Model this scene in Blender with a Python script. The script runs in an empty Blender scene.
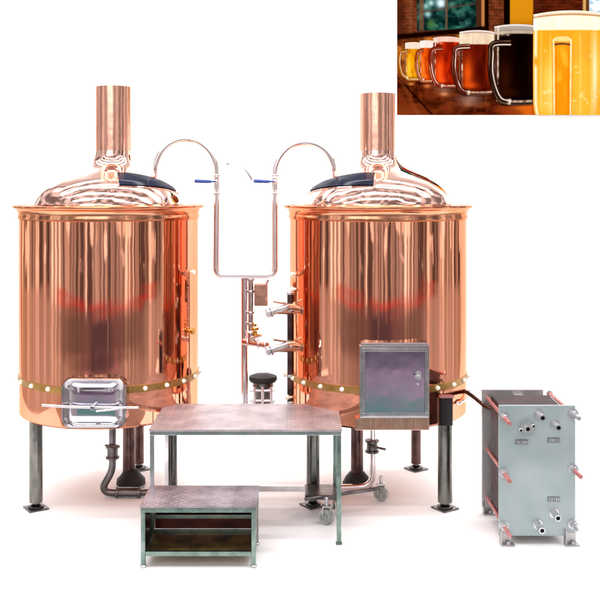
import bpy, math, random
import numpy as np
from mathutils import Vector, Matrix
random.seed(4)
S = bpy.context.scene
COL = S.collection
PI = math.pi
R = 0.6                    # tank radius, metres
D = 6.6                    # camera distance to the plane of the tank axes
K = R/89.0
H = 308*K                  # camera height
def X(px, y=0.0): return (px-300)*K*(D+y)/D
def Z(py, y=0.0): return H-(py-183)*K*(D+y)/D

# ------------------------------------------------------------------ materials
def newmat(name):
    m = bpy.data.materials.new(name); m.use_nodes = True
    nt = m.node_tree; b = nt.nodes['Principled BSDF']
    return m, nt, b
def srgb(r, g, b):
    f = lambda c: (c/255/12.92) if c/255 <= .04045 else ((c/255+.055)/1.055)**2.4
    return (f(r), f(g), f(b), 1)
def noise(nt, scale, detail=3, vec=None, rough=.5, dist=0):
    n = nt.nodes.new('ShaderNodeTexNoise'); n.inputs['Scale'].default_value = scale
    n.inputs['Detail'].default_value = detail; n.inputs['Roughness'].default_value = rough
    n.inputs['Distortion'].default_value = dist
    if vec: nt.links.new(vec, n.inputs['Vector'])
    return n
def coords(nt, scale=(1,1,1), rot=(0,0,0)):
    t = nt.nodes.new('ShaderNodeTexCoord'); mp = nt.nodes.new('ShaderNodeMapping')
    mp.inputs['Scale'].default_value = scale; mp.inputs['Rotation'].default_value = rot
    nt.links.new(t.outputs['Object'], mp.inputs['Vector']); return mp.outputs['Vector']
def ramp(nt, fac, stops):
    r = nt.nodes.new('ShaderNodeValToRGB'); nt.links.new(fac, r.inputs['Fac'])
    e = r.color_ramp.elements
    e[0].position, e[0].color = stops[0][0], stops[0][1]
    e[1].position, e[1].color = stops[-1][0], stops[-1][1]
    for p, c in stops[1:-1]:
        x = e.new(p); x.color = c
    return r.outputs['Color']
def bump(nt, b, h, strength, dist=.01, normal=None):
    n = nt.nodes.new('ShaderNodeBump'); n.inputs['Strength'].default_value = strength
    n.inputs['Distance'].default_value = dist; nt.links.new(h, n.inputs['Height'])
    if normal: nt.links.new(normal, n.inputs['Normal'])
    nt.links.new(n.outputs['Normal'], b.inputs['Normal']); return n.outputs['Normal']
def metal(name, c1, c2, rough=.15, metallic=1.0, nscale=6, stretch=(1,1,1), bmp=.0, bscale=8, bdist=.01, rvar=.08):
    m, nt, b = newmat(name)
    v = coords(nt, stretch)
    n = noise(nt, nscale, 4, v)
    nt.links.new(ramp(nt, n.outputs['Fac'], [(.3, (*c1, 1)), (.7, (*c2, 1))]), b.inputs['Base Color'])
    b.inputs['Metallic'].default_value = metallic
    mr = nt.nodes.new('ShaderNodeMapRange'); n2 = noise(nt, nscale*2.7, 3, v)
    mr.inputs['From Min'].default_value = .3; mr.inputs['From Max'].default_value = .7
    mr.inputs['To Min'].default_value = max(.02, rough-rvar/2); mr.inputs['To Max'].default_value = rough+rvar/2
    nt.links.new(n2.outputs['Fac'], mr.inputs['Value']); nt.links.new(mr.outputs['Result'], b.inputs['Roughness'])
    if bmp:
        bump(nt, b, noise(nt, bscale, 2, coords(nt)).outputs['Fac'], bmp, bdist)
    return m
M = {}
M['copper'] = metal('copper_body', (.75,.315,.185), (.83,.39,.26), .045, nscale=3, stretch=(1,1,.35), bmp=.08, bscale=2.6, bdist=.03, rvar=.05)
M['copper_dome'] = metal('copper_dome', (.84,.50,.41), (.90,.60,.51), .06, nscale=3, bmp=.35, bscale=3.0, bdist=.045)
M['copper_lip'] = metal('copper_lip', (.62,.27,.15), (.74,.36,.22), .14, nscale=7, bmp=.3, bscale=6)
M['copper_brushed'] = metal('copper_flue', (.72,.38,.28), (.84,.47,.36), .2, nscale=9, stretch=(4,4,.4), bmp=.3, bscale=9)
M['seam'] = metal('copper_seam', (.28,.12,.08), (.5,.24,.16), .25)
M['brass_band'] = metal('brass_band', (.34,.19,.05), (.50,.30,.11), .4, nscale=14)
M['bolt'] = metal('bolt_glint_white', (.95,.9,.72), (1,.97,.86), .3, metallic=.0)  # near-white nonmetal: the glint of metal bolts is put into the colour
M['steel'] = metal('stainless', (.52,.49,.50), (.72,.68,.69), .2, nscale=10, rvar=.1)
M['pipe'] = metal('sanitary_pipe', (.74,.66,.67), (.86,.79,.80), .17, nscale=8)
M['dark_steel'] = metal('weathered_steel', (.07,.07,.07), (.22,.20,.20), .32, nscale=9, bmp=.3, bscale=30, bdist=.004)
M['brown_steel'] = metal('brown_steel', (.05,.03,.03), (.17,.10,.09), .3, nscale=8)
M['leg_steel'] = metal('leg_steel', (.085,.10,.09), (.27,.25,.235), .28, nscale=7, stretch=(2,2,.6), bmp=.4, bscale=9, bdist=.008)
M['green_steel'] = metal('stool_frame_steel', (.11,.17,.145), (.27,.34,.305), .34, nscale=16, bmp=.2, bscale=30, bdist=.003)
M['door'] = metal('mirror_steel', (.60,.57,.66), (.72,.69,.76), .07, nscale=3, bmp=.05, bscale=5, bdist=.012)
M['hatch_steel'] = metal('hatch_steel', (.36,.35,.38), (.50,.47,.50), .13, nscale=9)
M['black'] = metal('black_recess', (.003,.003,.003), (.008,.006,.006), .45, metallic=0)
M['glass_dark'] = metal('dark_manway_glass', (.008,.009,.018), (.016,.018,.035), .12, metallic=0, nscale=12)
M['blue'] = metal('blue_grip', (.02,.04,.22), (.05,.09,.36), .4, metallic=0, nscale=40)
M['brass'] = metal('brass', (.62,.36,.08), (.8,.52,.16), .25)
M['red_paint'] = metal('red_rod', (.36,.09,.09), (.54,.23,.22), .4, metallic=.25, nscale=30)
M['zinc'] = metal('zinc_nut', (.42,.42,.44), (.68,.68,.70), .3, metallic=.75, nscale=30)
M['plate_grey'] = metal('grey_plate', (.28,.345,.35), (.37,.435,.44), .45, metallic=.15, nscale=5, bmp=.05, bscale=60, bdist=.002)
M['plate_back'] = metal('rear_plate', (.33,.32,.33), (.5,.48,.48), .35, metallic=.6, nscale=6)
M['pack'] = metal('plate_pack', (.03,.02,.025), (.10,.05,.055), .4, metallic=.4, nscale=10)
M['label_metal'] = metal('label_metal', (.10,.11,.12), (.22,.23,.24), .5, metallic=.2, nscale=120)
M['ink'] = metal('label_ink', (.35,.38,.38), (.5,.52,.52), .6, metallic=0)
M['rubber'] = metal('rubber', (.02,.018,.018), (.05,.045,.045), .5, metallic=0)
M['wheel'] = metal('wheel_grey', (.25,.27,.26), (.5,.52,.5), .3, metallic=.3, nscale=30)
M['inner'] = metal('stool_inner_reflection', (.02,.01,.012), (.15,.03,.03), .22, metallic=.5, nscale=9, stretch=(1,1,3))  # dark red mottling paints reflections into the inner panels
for q_ in ('black','glass_dark','rubber'): M[q_].node_tree.nodes['Principled BSDF'].inputs['Specular IOR Level'].default_value = .15 if q_ != 'glass_dark' else .05
for q_ in ('copper','copper_lip','copper_brushed'): M[q_].node_tree.nodes['Principled BSDF'].inputs['Specular Tint'].default_value = (.9,.62,.48,1)
M['tray'] = metal('stool_tray_reflection', (.03,.02,.014), (.34,.2,.05), .3, metallic=.5, nscale=10)  # gold-brown patches paint reflections into the dark shelf
def tread(name, c1, c2):
    m, nt, b = newmat(name)
    L = nt.links
    v = coords(nt, (28, 28, 28), (0, 0, PI/4))
    sp = nt.nodes.new('ShaderNodeSeparateXYZ'); L.new(v, sp.inputs[0])
    def mt(op, a, b_=None):
        n = nt.nodes.new('ShaderNodeMath'); n.operation = op
        for i, q in enumerate((a, b_)):
            if q is None: continue
            if isinstance(q, (int, float)): n.inputs[i].default_value = q
            else: L.new(q, n.inputs[i])
        return n.outputs[0]
    x, y = sp.outputs[0], sp.outputs[1]
    par = mt('FLOORED_MODULO', mt('ADD', mt('FLOOR', x), mt('FLOOR', y)), 2)
    cx = mt('SUBTRACT', mt('FRACT', x), .5); cy = mt('SUBTRACT', mt('FRACT', y), .5)
    inv = mt('SUBTRACT', 1, par)
    u = mt('ADD', mt('MULTIPLY', cx, par), mt('MULTIPLY', cy, inv))
    w = mt('ADD', mt('MULTIPLY', cy, par), mt('MULTIPLY', cx, inv))
    d = mt('ADD', mt('POWER', mt('ABSOLUTE', mt('DIVIDE', u, .46)), 2), mt('POWER', mt('ABSOLUTE', mt('DIVIDE', w, .15)), 2))
    h = mt('MAXIMUM', mt('SUBTRACT', 1, d), 0)
    n = noise(nt, 7, 4, coords(nt))
    L.new(ramp(nt, n.outputs['Fac'], [(.3, (*c1, 1)), (.7, (*c2, 1))]), b.inputs['Base Color'])
    b.inputs['Metallic'].default_value = .75; b.inputs['Roughness'].default_value = .42
    bump(nt, b, h, .9, .004)
    return m
M['tread'] = tread('tread_plate', (.36,.32,.345), (.60,.54,.57))
M['tread_dark'] = tread('tread_plate_worn', (.20,.165,.19), (.50,.44,.48))
def matte(name, c):
    m, nt, b = newmat(name); b.inputs['Roughness'].default_value = .9
    n = noise(nt, 2, 2, coords(nt))
    nt.links.new(ramp(nt, n.outputs['Fac'], [(.3, (c*.99, c*.99, c*.99, 1)), (.7, (c, c, c, 1))]), b.inputs['Base Color'])
    b.inputs['Specular IOR Level'].default_value = .1
    return m
M['white'] = matte('white_backdrop', .93)
m, nt, b = newmat('printed_photo')
a = nt.nodes.new('ShaderNodeAttribute'); a.attribute_name = 'ink'
nt.links.new(a.outputs['Color'], b.inputs['Base Color']); b.inputs['Roughness'].default_value = .8
b.inputs['Specular IOR Level'].default_value = .0
M['print'] = m

# ------------------------------------------------------------------ mesh builder
class MB:
    def __init__(s): s.v = []; s.f = []; s.sm = []
    def add(s, vs, fs, smooth=True):
        o = len(s.v); s.v += [tuple(v) for v in vs]
        s.f += [tuple(i+o for i in f) for f in fs]; s.sm += [smooth]*len(fs); return s
    def box(s, x0, x1, y0, y1, z0, z1, rz=0, c=None, bev=.003):
        cx, cy, cz = (x0+x1)/2, (y0+y1)/2, (z0+z1)/2
        hx, hy, hz = abs(x1-x0)/2, abs(y1-y0)/2, abs(z1-z0)/2
        b = min(bev, hx*.45, hy*.45, hz*.45)
        import bmesh
        bm = bmesh.new(); bmesh.ops.create_cube(bm, size=2)
        for v in bm.verts: v.co = Vector((v.co.x*hx, v.co.y*hy, v.co.z*hz))
        if b > 0: bmesh.ops.bevel(bm, geom=list(bm.edges), offset=b, segments=2, affect='EDGES', profile=.6)
        rot = Matrix.Rotation(rz, 3, 'Z'); bm.verts.ensure_lookup_table()
        s.add([rot @ v.co + Vector((cx, cy, cz)) for v in bm.verts], [[v.index for v in f.verts] for f in bm.faces], False)
        bm.free(); return s
    def lathe(s, prof, cx, cy, seg=96, axis='Z', cap0=False, cap1=False, cz=0):
        vs = []; fs = []; n = len(prof)
        for i in range(seg):
            a = 2*PI*i/seg
            for r, h in prof:
                if axis == 'Z': vs.append((cx+r*math.sin(a), cy-r*math.cos(a), cz+h))
                elif axis == 'Y': vs.append((cx+r*math.sin(a), cy+h, cz+r*math.cos(a)))
                else: vs.append((cx+h, cy+r*math.sin(a), cz+r*math.cos(a)))
        for i in range(seg):
            j = (i+1) % seg
            for k in range(n-1):
                fs.append((i*n+k, j*n+k, j*n+k+1, i*n+k+1))
        if cap0: fs.append([i*n for i in range(seg)][::-1])
        if cap1: fs.append([i*n+n-1 for i in range(seg)])
        return s.add(vs, fs)
    def cyl(s, cx, cy, cz, r, h, axis='Z', seg=32, bev=.003):
        b = min(bev, r*.3, h*.3)
        return s.lathe([(0.0001, 0), (r-b, 0), (r, b), (r, h-b), (r-b, h), (.0001, h)], cx, cy, seg, axis, cz=cz)
    def tube(s, pts, r, seg=16, bend=0.0, cap=True, radii=None, hollow=0):
        P = [Vector(p) for p in pts]
        if bend:
            Q = [P[0]]
            for i in range(1, len(P)-1):
                a, b, c = P[i-1], P[i], P[i+1]
                d = min(bend, (a-b).length*.49, (c-b).length*.49)
                p0 = b+(a-b).normalized()*d; p1 = b+(c-b).normalized()*d
                for t in range(9):
                    t /= 8; Q.append((1-t)**2*p0+2*t*(1-t)*b+t*t*p1)
            Q.append(P[-1]); P = Q
        n = len(P); T = []
        for i in range(n):
            T.append((P[min(i+1, n-1)]-P[max(i-1, 0)]).normalized())
        u = T[0].orthogonal().normalized(); vs = []
        for i in range(n):
            u = (u-T[i]*u.dot(T[i])).normalized(); w = T[i].cross(u)
            rr = radii[i] if radii else r
            for k in range(seg):
                a = 2*PI*k/seg; vs.append(P[i]+(u*math.cos(a)+w*math.sin(a))*rr)
        fs = []
        for i in range(n-1):
            for k in range(seg):
                l = (k+1) % seg; fs.append((i*seg+k, i*seg+l, (i+1)*seg+l, (i+1)*seg+k))
        if cap:
            fs.append([k for k in range(seg)][::-1]); fs.append([(n-1)*seg+k for k in range(seg)])
        return s.add(vs, fs)
    def build(s, name, mat, parent=None, auto=35):
        me = bpy.data.meshes.new(name)
        off = wloc(parent) if parent else Vector((0,0,0))
        me.from_pydata([tuple(Vector(v)-off) for v in s.v], [], s.f)
        import bmesh
        bm = bmesh.new(); bm.from_mesh(me); bmesh.ops.recalc_face_normals(bm, faces=bm.faces); bm.to_mesh(me); bm.free()
        me.polygons.foreach_set('use_smooth', s.sm)
        try: me.set_sharp_from_angle(angle=math.radians(auto))
        except Exception: pass
        me.materials.append(M[mat]); me.update()
        o = bpy.data.objects.new(name, me); COL.objects.link(o)
        w_ = o.modifiers.new('weighted', 'WEIGHTED_NORMAL'); w_.keep_sharp = True; w_.weight = 80
        if parent: o.parent = parent
        return o
def wloc(o):
    v = Vector((0,0,0))
    while o: v += o.location; o = o.parent
    return v
def thing(name, label, cat, loc, group=None):
    o = bpy.data.objects.new(name, None); COL.objects.link(o); o.location = loc
    o.empty_display_size = .1
    o['label'] = label; o['category'] = cat
    if group: o['group'] = group
    return o
def tag(o, label, cat, group=None):
    o['label'] = label; o['category'] = cat
    if group: o['group'] = group
    return o

# ------------------------------------------------------------------ setting
WALLY = 2.6
mb = MB(); mb.add([(-4.4,-2.1,0),(4.4,-2.1,0),(4.4,WALLY-.8,0),(-4.4,WALLY-.8,0)], [(0,1,2,3)], False)
fl = mb.build('floor', 'white'); fl['kind'] = 'structure'
mb = MB(); vs = []; n = 16
prof = [(WALLY-.8+.8*math.sin(i/n*PI/2), .8-.8*math.cos(i/n*PI/2)) for i in range(n+1)]+[(WALLY, 6.0)]
for x in (-4.4, 4.4): vs += [(x, y, z) for y, z in prof]
q = len(prof); mb.add(vs, [(i, q+i, q+i+1, i+1) for i in range(q-1)])
bd = mb.build('backdrop', 'white', auto=80); bd['kind'] = 'structure'

# ------------------------------------------------------------------ tanks
def stud_valve(mb_body, cx, cy, z, r):   # butterfly valve body with clamp flanges on a vertical pipe
    for dz in (-.035, .035):
        mb_body.cyl(cx, cy, z+dz-.008, r*1.75, .016)
    mb_body.cyl(cx, cy, z-.03, r*1.35, .06)

def tank(cx, label, chim_top, chim_dx, manside, legs):
    px = lambda v: v*K
    t = thing('brewing_tank', label, 'tank', (cx, 0, 0), 'copper brewing tanks')
    zb = Z(408)
    b = MB()
    rb = 88*K
    b.lathe([(.001, zb+.03), (rb-.12, zb+.015), (rb-.012, zb), (rb, zb+.012), (rb, zb+.016)]+[(rb, zb+.02+(Z(217)-zb-.02)*i/12) for i in range(13)], cx, 0, 160)
    body = b.build('body', 'copper', t, auto=50)
    # seam lines on the body
    for aa in ((.17, 2.6, -2.4) if manside > 0 else (-.07, -2.6, 2.4)):
        s = MB()
        xx, yy = cx+(rb+.0005)*math.sin(aa), -(rb+.0005)*math.cos(aa)
        s.tube([(xx, yy, Z(366)), (xx, yy, Z(219))], .0035, 6)
        s.build('seam', 'seam', t)
    b = MB()
    b.lathe([(rb-.006, Z(219)), (rb+.007, Z(218)), (rb+.010, Z(215.5)), (rb+.004, Z(213.8)), (rb+.006, Z(212)), (px(89.8), Z(210)), (px(91.4), Z(208.3)), (px(93.6), Z(207.3)), (px(94.3), Z(206.2)),
             (px(94), Z(205)), (px(92), Z(204.3)), (px(86), Z(205.5)), (px(77), Z(204)), (px(72), Z(203))], cx, 0, 160)
    b.build('rim', 'copper_lip', t, auto=50)
    b = MB(); ctl = [(75,205),(74,201),(71,194.5),(65.5,187.5),(57.5,181.5),(48,176.8),(37.5,172.3),(28,168),(21.5,163),(18.6,157),(17.6,151)]
    dome_prof = []
    for i in range(len(ctl)-1):                       # Catmull-Rom smoothing
        p0 = ctl[max(i-1,0)]; p1 = ctl[i]; p2 = ctl[i+1]; p3 = ctl[min(i+2,len(ctl)-1)]
        for k in range(5):
            u = k/5
            dome_prof.append(tuple(.5*((2*p1[j])+(-p0[j]+p2[j])*u+(2*p0[j]-5*p1[j]+4*p2[j]-p3[j])*u*u+(-p0[j]+3*p1[j]-3*p2[j]+p3[j])*u**3) for j in (0,1)))
    dome_prof.append(ctl[-1])
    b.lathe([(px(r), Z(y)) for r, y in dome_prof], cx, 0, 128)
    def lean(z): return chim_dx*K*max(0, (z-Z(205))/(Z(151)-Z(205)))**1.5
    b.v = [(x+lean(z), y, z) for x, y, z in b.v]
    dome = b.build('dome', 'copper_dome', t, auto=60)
    b = MB(); r0 = 17.4*K
    b.lathe([(r0+.001, Z(153)), (r0, Z(150)), (r0, Z(chim_top)), (r0-.004, Z(chim_top)-.0), (r0-.004, Z(150))], cx+chim_dx*K, 0, 64)
    b.build('chimney', 'copper_brushed', t)
    # manway: dark window lying on the dome inside a raised copper frame
    def dz(r):
        for (ra, ya), (rb_, yb) in zip(ctl, ctl[1:]):
            if rb_ <= r <= ra: return ya+(yb-ya)*(ra-r)/(ra-rb_)
        return 205
    def patch(rlo, rhi, off, a0, a1, n=28, m=8, grow=0):
        vs = []; fs = []
        for i in range(n+1):
            t_ = i/n; a = a0+(a1-a0)*t_
            lo = rlo+6*t_**2; hi = rhi+(lo-rhi-2)*t_**2.2
            lo += grow; hi -= grow
            for j in range(m+1):
                r = lo+(hi-lo)*j/m
                vs.append((cx+lean(Z(dz(r)))+manside*(px(r)+off)*math.sin(a), -(px(r)+off)*math.cos(a), Z(dz(r))+off*1.0))
        for i in range(n):
            for j in range(m): fs.append((i*(m+1)+j, (i+1)*(m+1)+j, (i+1)*(m+1)+j+1, i*(m+1)+j+1))
        q = MB(); q.add(vs, fs)
        # skirt
        edge = [i*(m+1) for i in range(n+1)]+[n*(m+1)+j for j in range(1, m+1)]+[i*(m+1)+m for i in range(n-1, -1, -1)]+[j for j in range(m-1, 0, -1)]
        o = len(q.v)
        for e in edge:
            v = Vector(q.v[e]); c = Vector((cx, 0, v.z-.6)); d = (v-c).normalized(); q.v.append(tuple(v-d*(off+.02)))
        L = len(edge)
        for i in range(L):
            q.f.append((edge[i], edge[(i+1) % L], o+(i+1) % L, o+i)); q.sm.append(False)
        return q
    a0_ = 18 if manside > 0 else 8
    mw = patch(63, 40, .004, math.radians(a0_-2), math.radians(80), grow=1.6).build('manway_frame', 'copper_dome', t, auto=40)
    patch(63, 41, .008, math.radians(a0_), math.radians(76)).build('manway_window', 'glass_dark', t, auto=40)
    # brass band with bolts
    b = MB(); zc = Z(372.5)
    b.lathe([(rb-.002, zc-.024), (rb+.004, zc-.022), (rb+.004, zc+.022), (rb-.002, zc+.024)], cx, 0, 128)
    band = b.build('band', 'brass_band', t)
    bm0 = None
    for i in range(24):
        a = math.radians(15*i+(4 if manside < 0 else 2))
        if bm0 is None:
            q = MB(); q.lathe([(.0145, 0), (.0145, .006), (.012, .009), (.010, .011), (.010, .016), (.006, .019), (.0001, .02)], 0, 0, 12)
            bm0 = q.build('bolt', 'bolt', None); bo = bm0
        else: bo = bm0.copy(); COL.objects.link(bo)
        bo.parent = band
        bo.matrix_local = Matrix.Translation((math.sin(a)*(rb+.004), -math.cos(a)*(rb+.004), zc)) @ Matrix.Rotation(a, 4, 'Z') @ Matrix.Rotation(PI/2, 4, 'X')
    for (lp, ly, mat, rr) in legs:
        lx = X(lp, ly)
        b = MB(); b.tube([(lx, ly, .045), (lx, ly, zb+.03)], rr, 28)
        lg = b.build('leg', mat, t)
        b = MB(); a = .088
        b.cyl(lx, ly, .006, .022, .05)
        b.lathe([(.05, .013), (.05, .02), (.024, .032), (.0001, .034)], lx, ly, 24)
        b.box(lx-a*.72, lx+a*.72, ly-a*.72, ly+a*.72, .001, .012)
        v0 = b.v; b.v = [(lx+(x-lx)*math.cos(.6)-(y-ly)*math.sin(.6), ly+(x-lx)*math.sin(.6)+(y-ly)*math.cos(.6), z) for x, y, z in v0]
        b.build('foot', 'dark_steel', lg)
    return t, rb, zb

TL, rb, zb = tank(X(110), 'copper brewing tank on the left, with a rounded steel manhole door low on its front', 87, 3.5, 1,
    [(36, -.36, 'leg_steel', .042), (129, .10, 'brown_steel', .043), (139, .50, 'brown_steel', .036), (171, -.30, 'leg_steel', .040)])
TR, _, _ = tank(X(377.5), 'copper brewing tank on the right, with a square mirrored door low on its front', 94, 0, -1,
    [(445, -.36, 'leg_steel', .046), (416, .50, 'brown_steel', .036), (357, .12, 'brown_steel', .043), (313, -.30, 'leg_steel', .042)])
cl, cr = X(110), X(377.5)

# left tank: rounded manhole door
def rrect(x0, x1, z0, z1, r, n=8):
    pts = []
    for cx_, cz_, a0 in ((x1-r, z1-r, 0), (x0+r, z1-r, 90), (x0+r, z0+r, 180), (x1-r, z0+r, 270)):
        for i in range(n+1):
            a = math.radians(a0+90*i/n); pts.append((cx_+r*math.cos(a), cz_+r*math.sin(a)))
    return pts
yd = -(rb+.03)
def FX(p): return X(p, yd)
def FZ(p): return Z(p, yd)
def prism(mb, outline, y0, y1, bev=.004):
    n = len(outline); cxx = sum(p[0] for p in outline)/n; czz = sum(p[1] for p in outline)/n
    def ring(s, y): return [(cxx+(p[0]-cxx)*(1-s/abs(outline[0][0]-cxx+1e-6)), y, czz+(p[1]-czz)*(1-s/abs(outline[0][0]-cxx+1e-6))) for p in outline]
    rings = [ring(0, y1), ring(0, y0+bev), ring(bev, y0)]
    vs = sum(rings, []); fs = []
    for k in range(2):
        for i in range(n): j = (i+1) % n; fs.append((k*n+i, k*n+j, (k+1)*n+j, (k+1)*n+i))
    fs.append([2*n+i for i in range(n)]); fs.append([i for i in range(n)][::-1])
    mb.add(vs, fs)
hx0, hx1, hz0, hz1 = FX(61.5), FX(127), FZ(428), FZ(377)
fr = MB(); outl = rrect(hx0, hx1, hz0, hz1, .07); inl = rrect(hx0+.05, hx1-.05, hz0+.035, hz1-.035, .045)
n = len(outl)
vs = [(p[0], yd+.20, p[1]) for p in outl]+[(p[0], yd-.012, p[1]) for p in outl]
mid = rrect(hx0+.010, hx1-.010, hz0+.010, hz1-.010, .062); vs += [(p[0], yd-.024, p[1]) for p in mid]
mid = rrect(hx0+.026, hx1-.026, hz0+.022, hz1-.022, .055); vs += [(p[0], yd-.020, p[1]) for p in mid]
vs += [(p[0], yd-.004, p[1]) for p in inl]
fs = []
for k in range(4):
    for i in range(n): j = (i+1) % n; fs.append((k*n+i, k*n+j, (k+1)*n+j, (k+1)*n+i))
fr.add(vs, fs); hatch = fr.build('manhole_door', 'hatch_steel', TL, auto=50)
p = MB()   # dished mirror panel
N1, N2 = 24, 16; vs = []; fs = []
for i in range(N1+1):
    for j in range(N2+1):
        u, v = i/N1*2-1, j/N2*2-1
        bul = (1-abs(u)**6)*(1-abs(v)**6)
        vs.append((hx0+.046+(hx1-hx0-.092)*i/N1, yd-.004-.016*bul, hz0+.031+(hz1-hz0-.062)*j/N2))
for i in range(N1):
    for j in range(N2): fs.append((i*(N2+1)+j, (i+1)*(N2+1)+j, (i+1)*(N2+1)+j+1, i*(N2+1)+j+1))
p.add(vs, fs); p.build('door_panel', 'door', hatch)
b = MB(); zz = FZ(405.5)
b.tube([(FX(44), yd-.045, zz+.012), (FX(72), yd-.05, zz+.003), (FX(118), yd-.05, zz-.002), (FX(140), yd-.045, zz-.002)], .009, 12)
b.tube([(FX(98), yd-.062, zz-.02), (FX(112), yd-.066, zz-.012), (FX(130), yd-.062, zz+.004)], .006, 10)
b.cyl(FX(95), yd-.075, zz, .016, .05, 'Y')
b.build('clamp_bar', 'steel', hatch)

# right tank: firebox door
yd2 = -(rb+.035)
gx = lambda q: X(q, yd2)
gz = lambda q: Z(q, yd2)
b = MB(); b.box(gx(359.5), gx(429.5), yd2, -.25, gz(418), gz(345.5), bev=.006)
fb = b.build('firebox', 'steel', TR)
b = MB(); x0, x1, z0, z1 = gx(362), gx(427.5), gz(416), gz(348)
for a_ in ((x0, x1, z1-.018, z1), (x0, x1, z0, z0+.018), (x0, x0+.018, z0+.018, z1-.018), (x1-.018, x1, z0+.018, z1-.018)):
    b.box(a_[0], a_[1], yd2-.014, yd2-.0005, a_[2], a_[3], bev=.004)
b.build('door_frame', 'steel', fb)
b = MB(); b.box(x0+.019, x1-.019, yd2-.010, yd2-.0005, z0+.019, z1-.019, bev=.003)
dr = b.build('firebox_door', 'door', fb)
b = MB()
b.box(gx(416), gx(420.5), yd2-.026, yd2-.010, gz(378.5), gz(371), bev=.004)
b.cyl(gx(417), yd2-.05, gz(374.5), .008, .03, 'Y', 12); b.box(gx(414), gx(419.5), yd2-.056, yd2-.048, gz(376), gz(373.5), bev=.003)
b.build('latch', 'zinc', dr)
b = MB(); b.cyl(gx(417.5), yd2-.02, gz(384), .006, .012, 'Y', 12); b.build('lock', 'zinc', dr)
b = MB(); b.box(gx(355.5), gx(429.5), yd2+.004, -.25, gz(430.5), gz(418.3), bev=.004)
b.build('skirt', 'copper_brushed', TR)
b = MB(); b.box(gx(361), gx(428), yd2-.01, yd2+.16, gz(345.2), gz(342.5), bev=.003)
b.build('firebox_hood', 'pipe', TR)
# dark opening beside the firebox with its red edge and pipe stub
def curved(x0p, x1p, y0p, y1p, off, nseg=10):
    q = MB(); vs = []; fs = []
    for i in range(nseg+1):
        pxx = x0p+(x1p-x0p)*i/nseg
        s_ = max(-.97, min(.97, (pxx-377.5)/89.6)); a = math.asin(s_)
        for yy in (y0p, y1p):
            for o_ in (off, -.02):
                vs.append((cr+(rb+o_)*math.sin(a), -(rb+o_)*math.cos(a), Z(yy, -(rb)*math.cos(a))))
    for i in range(nseg):
        a_, b_ = i*4, (i+1)*4
        fs += [(a_, b_, b_+2, a_+2), (a_, b_, b_+1, a_+1), (a_+2, b_+2, b_+3, a_+3)]
    fs += [(0, 2, 3, 1), (nseg*4, nseg*4+1, nseg*4+3, nseg*4+2)]
    q.add(vs, fs); return q
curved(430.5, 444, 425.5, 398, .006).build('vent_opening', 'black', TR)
curved(430.5, 444.5, 397.8, 394.8, .012).build('vent_lip', 'red_paint', TR)
b = MB(); pts = []
for i, (pq, yq) in enumerate(((447, 402), (450, 404), (455, 401), (460, 400), (464, 396), (465, 390))):
    a = math.asin((pq-377.5)/92); pts.append((cr+(rb+.02)*math.sin(a), -(rb+.02)*math.cos(a), Z(yq, -rb*math.cos(a))))
b.tube(pts, .008, 10); b.build('gas_line', 'pipe', TR)
# gauge fittings on the inner flanks
def fitting(t, cxx, side, pxx, yy, length=.05, r=.012, mat='bolt'):
    a = math.asin(max(-.99, min(.99, (pxx-(110 if t is TL else 377.5))/88.5)))
    q = MB(); d = Vector((math.sin(a), -math.cos(a), 0)); o = Vector((cxx, 0, Z(yy, -rb*math.cos(a))))
    q.tube([o+d*(rb-.01), o+d*(rb+length*.5)], r, 14); q.tube([o+d*(rb+length*.5), o+d*(rb+length)], r*1.7, 14)
    q.build('fitting', mat, t)
fitting(TL, cl, 1, 193, 331, .035, .012, 'brass'); fitting(TL, cl, 1, 194, 272, .03, .009)
fitting(TR, cr, -1, 295, 274, .03, .009); fitting(TR, cr, -1, 295, 289, .03, .009)
fitting(TR, cr, -1, 290.5, 374, .05, .010); fitting(TR, cr, -1, 291, 397, .04, .010)
# sight-glass column up the inner side of the right tank
b = MB(); xs, ysc = X(290.5, -.12), -.12
b.box(xs-.022, xs+.022, ysc-.012, ysc+.10, Z(402), Z(291), bev=.008)
col = b.build('hinge_column', 'brown_steel', TR)
for yy in (291, 308, 343, 372, 398):
    q = MB(); q.cyl(xs, ysc-.012, Z(yy)-.008, .026, .016, seg=20); q.build('collar', 'zinc', col)
# cone outlets with valves pointing left
for yy in (306, 343):
    q = MB(); zc = Z(yy)
    q.tube([(X(294), -.10, zc), (X(286), -.12, zc), (X(276), -.16, zc-.01), (X(271), -.18, zc-.02)], .03, 20, radii=[.044, .044, .026, .022])
    o = q.build('outlet', 'steel', TR)
    q = MB(); q.tube([(X(272.5), -.175, zc-.018), (X(270.8), -.18, zc-.02)], .034, 20); q.tube([(X(269.5), -.185, zc-.02), (X(267.5), -.19, zc-.022)], .030, 20)
    q.tube([(X(270.8), -.18, zc-.02), (X(267), -.19, zc-.022)], .018, 16)
    q.build('clamp', 'zinc', o)
    q = MB(); q.tube([(X(286), -.15, zc+.035), (X(274), -.19, zc+.052)], .007, 10); q.build('lever', 'steel', o)

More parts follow.
